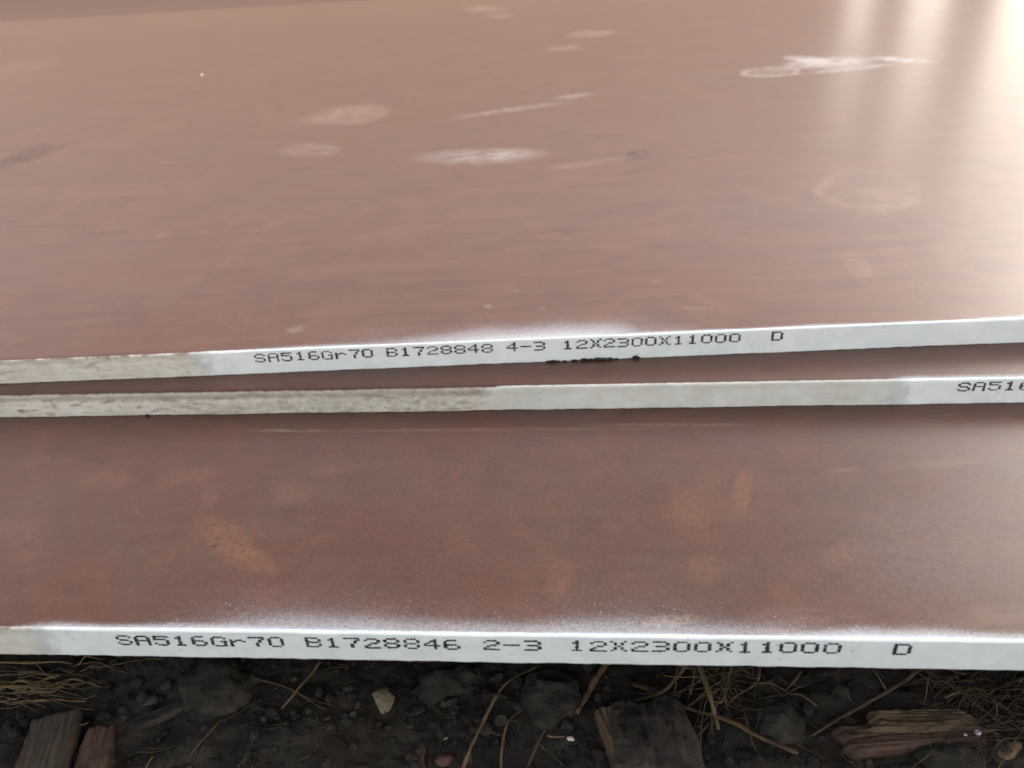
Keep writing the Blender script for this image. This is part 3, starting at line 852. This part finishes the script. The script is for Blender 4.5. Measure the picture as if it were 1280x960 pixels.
# ---- boards and bark at left
slab("wood_board", (-193.2, 174.2), (-183.0, 141.3), 16, 21, 6.0, 31, M['grey_wood'], "weathered grey board with a ragged upper end at bottom left", "board", GW, ridges=0.75)
slab("wood_board", (-173.9, 170.3), (-165.1, 142.4), 10, 14, 4.6, 32, M['red_wood'], "narrow reddish-brown board beside the weathered grey board", "board", GW, ridges=0.6)
slab("bark_strip", (-166.9, 167.9), (-146.8, 180.9), 6, 4.5, 3.0, 33, M['bark'], "slanting dark bark strip left of the big flat clod", "bark", GW, ridges=0.6, ragged=1.5)
rock("soil_clod", *(-136.8, 186.8), (17, 12, 7.5), 0.1, M['dark_clod'], "big flat dark clod below the plate edge, left of the crossed twigs", "clod", "dark clods of soil", seed=5, cuts=6, bumpy=0.30, sink=0.42, detail=4)
rock("soil_clod", *(-49.3, 191.1), (12, 8, 5.5), 0.3, M['dark_clod'], "dark clod between the tan stone and the long curved stem", "clod", "dark clods of soil", seed=6, cuts=6, bumpy=0.30, sink=0.42, detail=4)
rock("soil_clod", *(-10.4, 186.0), (12, 11, 6.0), 0.5, M['dark_clod'], "dark clod left of the thick tan stick", "clod", "dark clods of soil", seed=17, cuts=6, bumpy=0.30, sink=0.42, detail=4)
rock("soil_clod", *(68.5, 177.0), (9, 9, 6.0), 1.5, M['dark_clod'], "dark rounded clod right of the brown stick's middle", "clod", "dark clods of soil", seed=18, cuts=6, bumpy=0.30, sink=0.42, detail=4)
rock("soil_clod", *(121.1, 166.4), (11, 8, 5.0), 0.1, M['dark_clod'], "dark squarish clod under the split wood piece", "clod", "dark clods of soil", seed=19, cuts=6, bumpy=0.30, sink=0.42, detail=4)
rock("stone", *(-161.6, 180.5), (4.2, 3.6, 3.0), 0.4, M['grey_stone'], "round grey stone right of the golden straws", "stone", GR, seed=21)
rock("stone", *(-157.8, 187.0), (3.4, 3.0, 2.6), 1.1, M['grey_stone'], "smaller grey stone touching the big flat clod's left end", "stone", GR, seed=22)
rock("stone", *(-135.5, 155.4), (2.0, 1.6, 1.4), 0.6, M['grey_stone'], "grey pebble at the foot of a thin slanting twig, bottom left", "stone", GR, seed=23)
rock("stone", *(-116.4, 175.7), (1.9, 2.3, 1.5), 0.3, M['grey_stone'], "pale grey pebble just below the big flat clod's right end", "stone", GR, seed=24)
rock("stone", *(-109.9, 192.1), (2.2, 1.8, 1.6), 0.2, M['grey_stone'], "grey pebble in the upper fork of the crossed twigs", "stone", GR, seed=25)
rock("stone", *(-91.6, 174.7), (2.4, 1.5, 1.3), 0.5, M['grey_stone'], "small grey pebble below the crossed twigs' right ends", "stone", GR, seed=26)
# ---- crossed twigs
stalk("twig", [(-100.3, 197.9), (-105.9, 185.3), (-109.9, 177.9)], 0.85, 0.7, M['straw'], "straight tan twig slanting down from the plate, the upper of the crossed pair", "twig", GT, lift=2.8, seed=11)
stalk("twig", [(-131.3, 192.0), (-114.7, 188.7), (-104.5, 184.6), (-94.1, 178.3)], 0.75, 0.5, M['twig'], "dull brown forked twig, the lower of the crossed pair", "twig", GT, lift=1.0, seed=12, extra=[[(-105.2, 185.0), (-97.6, 182.0), (-90.1, 180.1)]])
stalk("twig", [(-131.0, 173.1), (-133.6, 165.8), (-136.5, 158.3)], 0.6, 0.45, M['twig'], "thin dull twig slanting below the big flat clod", "twig", GT, lift=0.6, seed=13)
# ---- tan stone and neighbours
rock("stone", *(-72.5, 182.6), (6.8, 7.2, 4.6), 0.5, M['tan_stone'], "angular tan stone, the palest and largest below the printed number 846", "stone", GR, seed=43, cuts=11, bumpy=0.14)
rock("stone", *(-81.8, 181.7), (2.0, 3.4, 1.8), -0.6, M['grey_stone'], "long grey pebble just left of the tan stone", "stone", GR, seed=44)
rock("stone", *(-82.8, 177.2), (2.2, 1.9, 1.7), 0.2, M['grey_stone'], "blunt brownish pebble at the lower left of the tan stone", "stone", GR, seed=45)
rock("stone", *(-50.5, 184.4), (2.2, 2.6, 1.8), 0.2, M['grey_stone'], "grey pebble below the dark clod, right of the tan stone", "stone", GR, seed=46)
rock("stone", *(-47.4, 161.1), (5.2, 3.2, 2.0), 0.15, M['red_stone'], "flat dull reddish stone near the long curved stem's lower end", "stone", GR, seed=47)
slab("wood_chip", (-56.2, 165.4), (-55.4, 155.9), 4.0, 3.4, 2.0, 48, M['red_wood'], "small upright brown chip left of the flat reddish stone", "wood chip", GW, ragged=0.8, ridges=0.3)
rock("pale_flake", *(-48.6, 170.9), (1.3, 0.6, 0.5), 0.5, M['pale_flake'], "tiny white fleck on dark soil above the flat reddish stone", "flake", "pale flecks", seed=49, cuts=5)
# ---- middle stems
stalk("stem", [(-41.2, 152.9), (-37.5, 165.9), (-32.9, 179.1), (-27.1, 190.5), (-16.1, 198.0)], 0.95, 0.65, M['straw'], "long curved tan stem arching from the bottom border up to the plate", "stem", GS, lift=2.5, seed=51)
stalk("stem", [(-27.1, 153.6), (-27.5, 165.3), (-26.0, 175.6), (-21.2, 180.7)], 0.75, 0.5, M['straw'], "thin yellowish stem standing right of the long curved stem", "stem", GS, lift=1.2, seed=52)
stalk("twig", [(-19.7, 153.5), (-15.0, 168.3), (-10.0, 178.6)], 0.75, 0.5, M['twig'], "grey-brown forked twig left of the yellow straw", "twig", GT, lift=1.5, seed=53, extra=[[(-15.0, 168.7), (-10.5, 164.8), (-6.1, 159.9)]])
stalk("straw", [(-11.8, 171.5), (-9.0, 170.7), (-5.7, 170.1)], 0.65, 0.5, M['straw_gold'], "short bright yellow straw at the forked twig's upper end", "straw", GS, lift=1.6, seed=54)
rock("pale_flake", *(-3.7, 169.9), (1.9, 1.0, 0.7), 0.1, M['pale_flake'], "small pale flake at the end of the short yellow straw", "flake", "pale flecks", seed=55, cuts=6)
rock("stone", *(-13.0, 157.4), (3.2, 2.4, 1.8), 0.2, M['red_stone'], "small brick-red stone at the bottom border", "stone", GR, seed=56, cuts=8, bumpy=0.05)
stalk("root", [(-8.5, 197.1), (-5.8, 193.5), (-6.6, 189.6), (-9.8, 186.0)], 0.6, 0.4, M['twig'], "thin hooked root on the dark clod by the plate edge", "root", GT, lift=3.0, seed=57)
stalk("stick", [(10.4, 199.3), (5.1, 190.5), (2.0, 184.3), (-1.5, 177.5)], 1.75, 1.35, M['stick'], "thick tan stick slanting out from under the plate, left of the bark chunk", "stick", GT, lift=2.5, seed=58)
# ---- bark chunk with torn pale side
def piece(name, x, y, label):
    o = bpy.data.objects.new(name, None); o.empty_display_size = 0.01
    col.objects.link(o); o.location = (x * MM, y * MM, gz(x, y) * MM)
    return tag(o, label, "bark" if "bark" in name else "wood piece", GW)
bark = piece("bark_chunk", *(22.5, 166.6), "big dark bark chunk with a pale torn left side at the bottom")
slab("bark", (22.8, 183.4), (24.9, 147.8), 27, 32, 9.0, 61, M['bark'], None, None, None, bark, ridges=2.6, ragged=4.0)
V, F, a_ = slab_geo((7.4, 180.4), (18.4, 147.6), 6.5, 9.5, 8.6, 62, ridges=1.4, ragged=2.0)
to = place("torn_side", V, F, M['split_wood'], None, None, None, bark, a_)
to["label"] = "pale fibrous torn side of the bark chunk"
# ---- straw tangle right of the bark
stalk("straw", [(43.2, 196.3), (45.0, 183.6, 2.0), (46.7, 171.2)], 1.25, 1.15, M['straw'], "thick straight straw with a cut end, lying across the brown stick", "straw", GS, lift=5.0, seed=71, knots=(0.5,))
stalk("stick", [(19.3, 190.1), (37.2, 181.7), (52.8, 175.7), (62.9, 169.8), (71.9, 164.7)], 1.1, 1.45, M['stick'], "long brown stick under the thick straw, running down to the right", "stick", GT, lift=2.2, seed=72)
stalk("straw", [(40.0, 198.8), (32.2, 189.0), (25.4, 183.8), (18.7, 181.3)], 1.2, 0.7, M['straw'], "tan straw bending left over the bark chunk's top", "straw", GS, lift=4.2, seed=73)
stalk("straw", [(53.2, 199.0), (51.4, 191.5), (51.6, 182.7)], 0.85, 0.7, M['straw'], "upright straw just right of the thick straw, left one of two", "straw", GS, lift=2.0, seed=74)
stalk("straw", [(55.8, 198.7), (52.1, 188.8), (49.6, 182.7), (44.7, 183.2)], 0.8, 0.5, M['straw'], "hooked straw curling back at its foot beside the thick straw", "straw", GS, lift=2.6, seed=75)
stalk("straw", [(42.1, 197.0), (41.0, 191.3), (39.2, 185.8)], 0.7, 0.6, M['straw'], "short upright straw just left of the thick straw", "straw", GS, lift=3.2, seed=76)
stalk("straw", [(66.3, 198.9), (63.7, 191.8), (57.2, 187.5), (50.6, 181.7)], 0.85, 0.6, M['straw'], "bent forked straw below the printed zeros", "straw", GS, lift=2.4, seed=77, extra=[[(63.6, 191.4), (69.1, 190.9), (73.6, 188.6)]])
stalk("straw", [(81.7, 198.5), (77.6, 193.5), (73.6, 188.6), (78.7, 186.7), (82.9, 182.8)], 0.75, 0.45, M['straw'], "straw with a sharp elbow, right of the bent forked straw", "straw", GS, lift=1.8, seed=78)
stalk("twig", [(37.0, 167.3), (29.2, 163.8), (25.0, 159.4), (21.3, 153.1)], 0.9, 0.6, M['straw'], "pale elbowed twig lying over the bark chunk, upper one", "twig", GT, lift=5.0, seed=79)
stalk("twig", [(44.0, 174.8), (36.3, 166.1), (32.0, 160.7), (27.0, 153.3)], 0.7, 0.6, M['twig'], "straight brown twig beside the pale elbowed twig", "twig", GT, lift=4.0, seed=80)
# ---- right-hand side
stalk("stick", [(123.7, 197.9), (105.7, 187.0), (92.6, 179.8), (78.0, 171.4)], 1.25, 0.6, M['twig'], "long thin brown stick rising to the plate right of the letter D", "stick", GT, lift=3.2, seed=81, extra=[[(108.5, 188.7), (106.5, 192.7), (104.7, 197.5)]])
log = piece("split_wood_piece", *(110.9, 172.9), "reddish piece of split wood with a pale frayed end, bottom right")
slab("weathered_side", (84.2, 169.2), (139.5, 176.0), 11, 9, 5.0, 82, M['red_wood'], None, None, None, log, ridges=1.0, ragged=7.0)
V, F, a_ = slab_geo((94.1, 175.8), (137.7, 177.8), 9.0, 8.0, 7.2, 83, ridges=1.6, ragged=6.0)
sf = place("split_face", V, F, M['split_wood'], None, None, None, log, a_)
sf["label"] = "pale frayed upper face of the split wood piece"
slab("bark_strip", (102.4, 185.2), (131.2, 187.2), 10, 8, 4.0, 84, M['bark'], "flat dark bark strip behind the split wood piece", "bark", GW, ridges=0.7)
stalk("straw", [(116.6, 170.9), (115.1, 166.5), (115.0, 163.1)], 0.9, 0.75, M['straw'], "short pale straw hanging below the split wood piece", "straw", GS, lift=2.4, seed=85)
stalk("straw", [(115.0, 163.6), (110.9, 160.7), (104.9, 156.7)], 0.5, 0.35, M['straw'], "thin pale straw running to the bottom border below the split wood", "straw", GS, lift=0.8, seed=86)
stalk("straw", [(126.7, 185.5), (129.6, 187.2), (133.0, 188.2)], 0.8, 0.6, M['straw'], "short bent pale straw on the flat dark bark strip's right end", "straw", GS, lift=5.0, seed=87)
rock("wood_chip", *(141.2, 168.7), (5.5, 2.6, 1.6), 0.55, M['straw'], "pale tilted wood chip near the right border", "wood chip", GW, seed=88, cuts=9)
rock("stone", *(79.5, 183.4), (3.0, 5.0, 3.0), 0.3, M['dark_clod'], "upright dark stone between the elbowed straw and the long thin stick", "stone", GR, seed=89)
rock("stone", *(72.5, 176.8), (3.6, 4.4, 3.2), 0.2, M['grey_stone'], "dull grey stone right of the brown stick's end", "stone", GR, seed=90)

def root_tangle(box, n, seed, mat, label, rad=(0.09, 0.24), name="root_tangle", cat="roots", lean=(0.3, 0.8), bend=0.28):
    """a clump of dry roots that would lift as one: many thin curved strands in one mesh"""
    rnd = random.Random(seed)
    V, F = [], []
    (x0, y0), (x1, y1) = box
    for i in range(n):
        x, y = rnd.uniform(x0, x1), rnd.uniform(y0, y1)
        a = rnd.gauss(*lean) + (math.pi if rnd.random() < 0.5 else 0)
        L = rnd.uniform(10, 34)
        pts = []
        z = rnd.uniform(0.3, 6.0)
        for t in range(5):
            pts.append((x, y, z))
            a += rnd.gauss(0, bend)
            x += math.cos(a) * L / 4; y += math.sin(a) * L / 4
            z = max(0.2, z + rnd.gauss(0, 1.0))
        P = catmull(pts, 4)
        P[:, 2] += ground_h(P[:, 0], P[:, 1])
        r = rnd.uniform(*rad)
        tube_geo(P, np.linspace(r, r * 0.5, len(P)), 5, rnd, V, F)
    return place(name, V, F, mat, label, cat, "tangles of dry roots and grass")

root_tangle(((123.8, 169.4), (157.5, 189.8)), 70, 201, M['twig'], "tangle of dry brown roots by the right border")
root_tangle(((132.0, 193.3), (146.6, 198.4)), 26, 202, M['twig'], "wisp of fine roots tucked under the plate edge, right")
root_tangle(((40.6, 185.8), (65.8, 196.8)), 34, 203, M['twig'], "loose brown root tangle under the plate behind the thick straw")

root_tangle(((-221.4, 177.7), (-194.0, 193.8)), 40, 204, M['straw'], "flattened tuft of thin dry grass under the golden straws, far left", (0.10, 0.30), "grass_tuft", "dry grass", (0.0, 0.16), 0.10)
root_tangle(((121.3, 173.1), (158.7, 195.2)), 30, 205, M['straw'], "loose tuft of thin pale grass over the brown roots, right border", (0.10, 0.26), "grass_tuft", "dry grass", (0.35, 0.5), 0.15)
root_tangle(((29.6, 183.6), (62.9, 196.7)), 24, 206, M['straw'], "loose tuft of thin pale grass around the thick straw", (0.10, 0.28), "grass_tuft", "dry grass", (0.7, 0.6), 0.15)
# water beads that glint beside the split wood piece
def droplet(x, y, r, label):
    k = NT("water_bead")
    k.set(Base_Color=(0.9, 0.92, 0.95), Roughness=0.02, Transmission_Weight=0.6, IOR=1.33, Specular_IOR_Level=0.9)
    bm = bmesh.new(); bmesh.ops.create_icosphere(bm, subdivisions=3, radius=r)
    V = [(x + v.co.x, y + v.co.y, gz(x, y) + 3.0 + r * 0.8 + v.co.z * 0.85) for v in bm.verts]
    F = [[q.index for q in f.verts] for f in bm.faces]; bm.free()
    place("water_bead", V, F, k.mat, label, "water bead", "glinting beads")
droplet(*(131.7, 172.2), 1.0, "bright glinting bead under the split wood piece's right end")
droplet(*(127.5, 171.5), 0.55, "tiny glinting bead just left of the bright one")

# ================================================================= CRUMBS ON THE PLATES
def crumb_row(name, pts, label, seed, mat):
    """dark crumbs caked together, resting on the plate below; pts = (x, y, z, rx, ry, rz) in mm"""
    rnd = random.Random(seed)
    V, F = [], []
    for (x, y, z, rx, ry, rz) in pts:
        bm = bmesh.new(); bmesh.ops.create_icosphere(bm, subdivisions=2, radius=1.0)
        b = len(V); o = Vector((rnd.uniform(0, 50), 0, 0))
        for v in bm.verts:
            s = 1 + 0.35 * mnoise.noise(v.co * 1.7 + o)
            V.append((x + v.co.x * rx * s, y + v.co.y * ry * s, z + v.co.z * rz * s))
        F += [[b + q.index for q in f.verts] for f in bm.faces]
        bm.free()
    return place(name, V, F, mat, label, "dirt crumb", "dirt crumbs on the plates")

M['black_dirt'] = stone_material("black_dirt", (0.018, 0.014, 0.012), (0.05, 0.04, 0.034), 0.9, 3.0)
crumb_row("dirt_crumb", [(-12.3, 305.5, 74.45, 1.25, 0.50, 0.43), (-10.1, 305.4, 74.67, 1.75, 0.70, 0.65), (-7.9, 305.8, 74.38, 1.00, 0.40, 0.36)], "small black dirt crumb at the topmost plate's foot, left of the long one", 1, M['black_dirt'])
crumb_row("dirt_crumb", [(-5.1, 305.9, 74.38, 1.12, 0.45, 0.36), (-0.7, 306.0, 74.53, 1.50, 0.60, 0.50), (3.6, 306.1, 74.75, 1.88, 0.75, 0.72), (6.5, 306.3, 74.60, 1.62, 0.65, 0.58), (9.4, 306.4, 74.83, 1.75, 0.70, 0.79), (12.2, 306.4, 74.75, 2.00, 0.80, 0.72), (15.1, 306.8, 74.67, 1.50, 0.60, 0.65), (18.0, 307.1, 74.38, 1.25, 0.50, 0.36)], "long black dirt crumb caked at the topmost plate's foot", 2, M['black_dirt'])
crumb_row("dirt_crumb", [(26.6, 307.5, 74.90, 1.38, 0.55, 0.86), (27.6, 307.6, 74.60, 1.12, 0.45, 0.58)], "small black dirt crumb at the topmost plate's foot, right of the long one", 3, M['black_dirt'])
crumb_row("dirt_crumb", [(-193.8, 282.5, 62.70, 0.6, 0.5, 0.8), (-193.2, 282.5, 62.30, 0.5, 0.4, 0.4)], 'dark crumb at the middle plate\'s foot, left side', 4, M['black_dirt'])
rock('paint_flake', -538.6, 1167.7, (2.6, 2.2, 0.9), 0.3, M['pale_flake'], 'tiny white flake alone on the topmost plate, upper left', 'flake', 'pale flecks', seed=95, cuts=6, z=85.90, sink=0.1)

# ================================================================= SOIL CRUMBS AND LITTER (uncountable)
def soil_crumbs():
    rnd = random.Random(77)
    bm = bmesh.new(); bmesh.ops.create_icosphere(bm, subdivisions=1, radius=1.0)
    B = np.array([v.co[:] for v in bm.verts]); FB = np.array([[q.index for q in f.verts] for f in bm.faces]); bm.free()
    bm = bmesh.new(); bmesh.ops.create_icosphere(bm, subdivisions=2, radius=1.0)
    B2 = np.array([v.co[:] for v in bm.verts]); FB2 = np.array([[q.index for q in f.verts] for f in bm.faces]); bm.free()
    VV, FF, b = [], [], 0
    r = np.random.default_rng(5)
    N = 16000
    xs = r.uniform(-300, 215, N); ys = r.uniform(125, 245, N)
    sz = 0.35 * (1 + r.pareto(1.9, N)); sz = np.clip(sz, 0.35, 2.6)
    keep = r.uniform(0, 1, N) < 0.35 + 0.65 * (fbm(xs / 18, ys / 18, 2, 12) > -0.05)
    for (cx, cy, cr) in CLEAR:
        keep &= ~((np.hypot(xs - cx, ys - cy) < cr) & (sz > 1.0))
    h = ground_h(xs, ys)
    for i in np.nonzero(keep)[0]:
        bb, fb = (B2, FB2) if sz[i] > 1.8 else (B, FB)
        s = sz[i] * np.array([r.uniform(0.75, 1.25), r.uniform(0.75, 1.25), r.uniform(0.55, 0.9)])
        q = r.normal(size=(3, 3)); q, _ = np.linalg.qr(q)
        loc = bb * (1 + r.uniform(-0.28, 0.28, (len(bb), 1)) * (0.7 if sz[i] > 1.8 else 1))
        for _ in range(4):
            n = r.normal(size=3); n /= np.linalg.norm(n)
            e = np.clip(loc @ n - 0.6, 0, None)
            loc = loc - e[:, None] * n * 0.9
        v = (loc @ q) * s + np.array([xs[i], ys[i], h[i] + sz[i] * 0.25])
        VV.append(v); FF.append(fb + b); b += len(bb)
    o = mesh_object("soil_crumbs", np.concatenate(VV) * MM, np.concatenate(FF), M['soil_crumb'], None, False)
    tag(o, "dark crumbly soil grains covering the ground", "soil", kind="stuff")

M['soil_crumb'] = stone_material("soil_crumb", (0.015, 0.0125, 0.010), (0.046, 0.038, 0.030), 0.9)
CLEAR = [(p[0], p[1], r) for p, r in (((-190.7, 164.0), 12), ((-188.5, 153.2), 13), ((-170.9, 159.8), 9), ((-168.2, 150.9), 10), ((23.6, 172.8), 17), ((24.0, 159.3), 18), ((103.2, 173.3), 10), ((116.5, 174.2), 10), ((130.0, 175.5), 10), ((-72.5, 182.6), 8))]
soil_crumbs()

def litter():
    rnd = random.Random(31)
    V, F = [], []
    for i in range(1100):
        x = rnd.uniform(-290, 210); y = rnd.uniform(130, 240)
        if rnd.random() > 0.35 + 0.65 * max(0, (x + 20) / 200):
            continue
        a = rnd.uniform(0, math.pi); L = rnd.uniform(3, 17); z = rnd.uniform(0, 1.5)
        pts = []
        for t in range(4):
            pts.append((x, y, z)); a += rnd.gauss(0, 0.3)
            x += math.cos(a) * L / 3; y += math.sin(a) * L / 3
        P = catmull(pts, 3)
        P[:, 2] += ground_h(P[:, 0], P[:, 1]) + 0.3
        r = rnd.uniform(0.07, 0.22)
        tube_geo(P, np.linspace(r, r * 0.6, len(P)), 4, rnd, V, F)
    o = mesh_object("plant_litter", np.array(V) * MM, F, M['twig'])
    tag(o, "fine dry root hairs and grass litter scattered through the soil", "litter", kind="stuff")
litter()
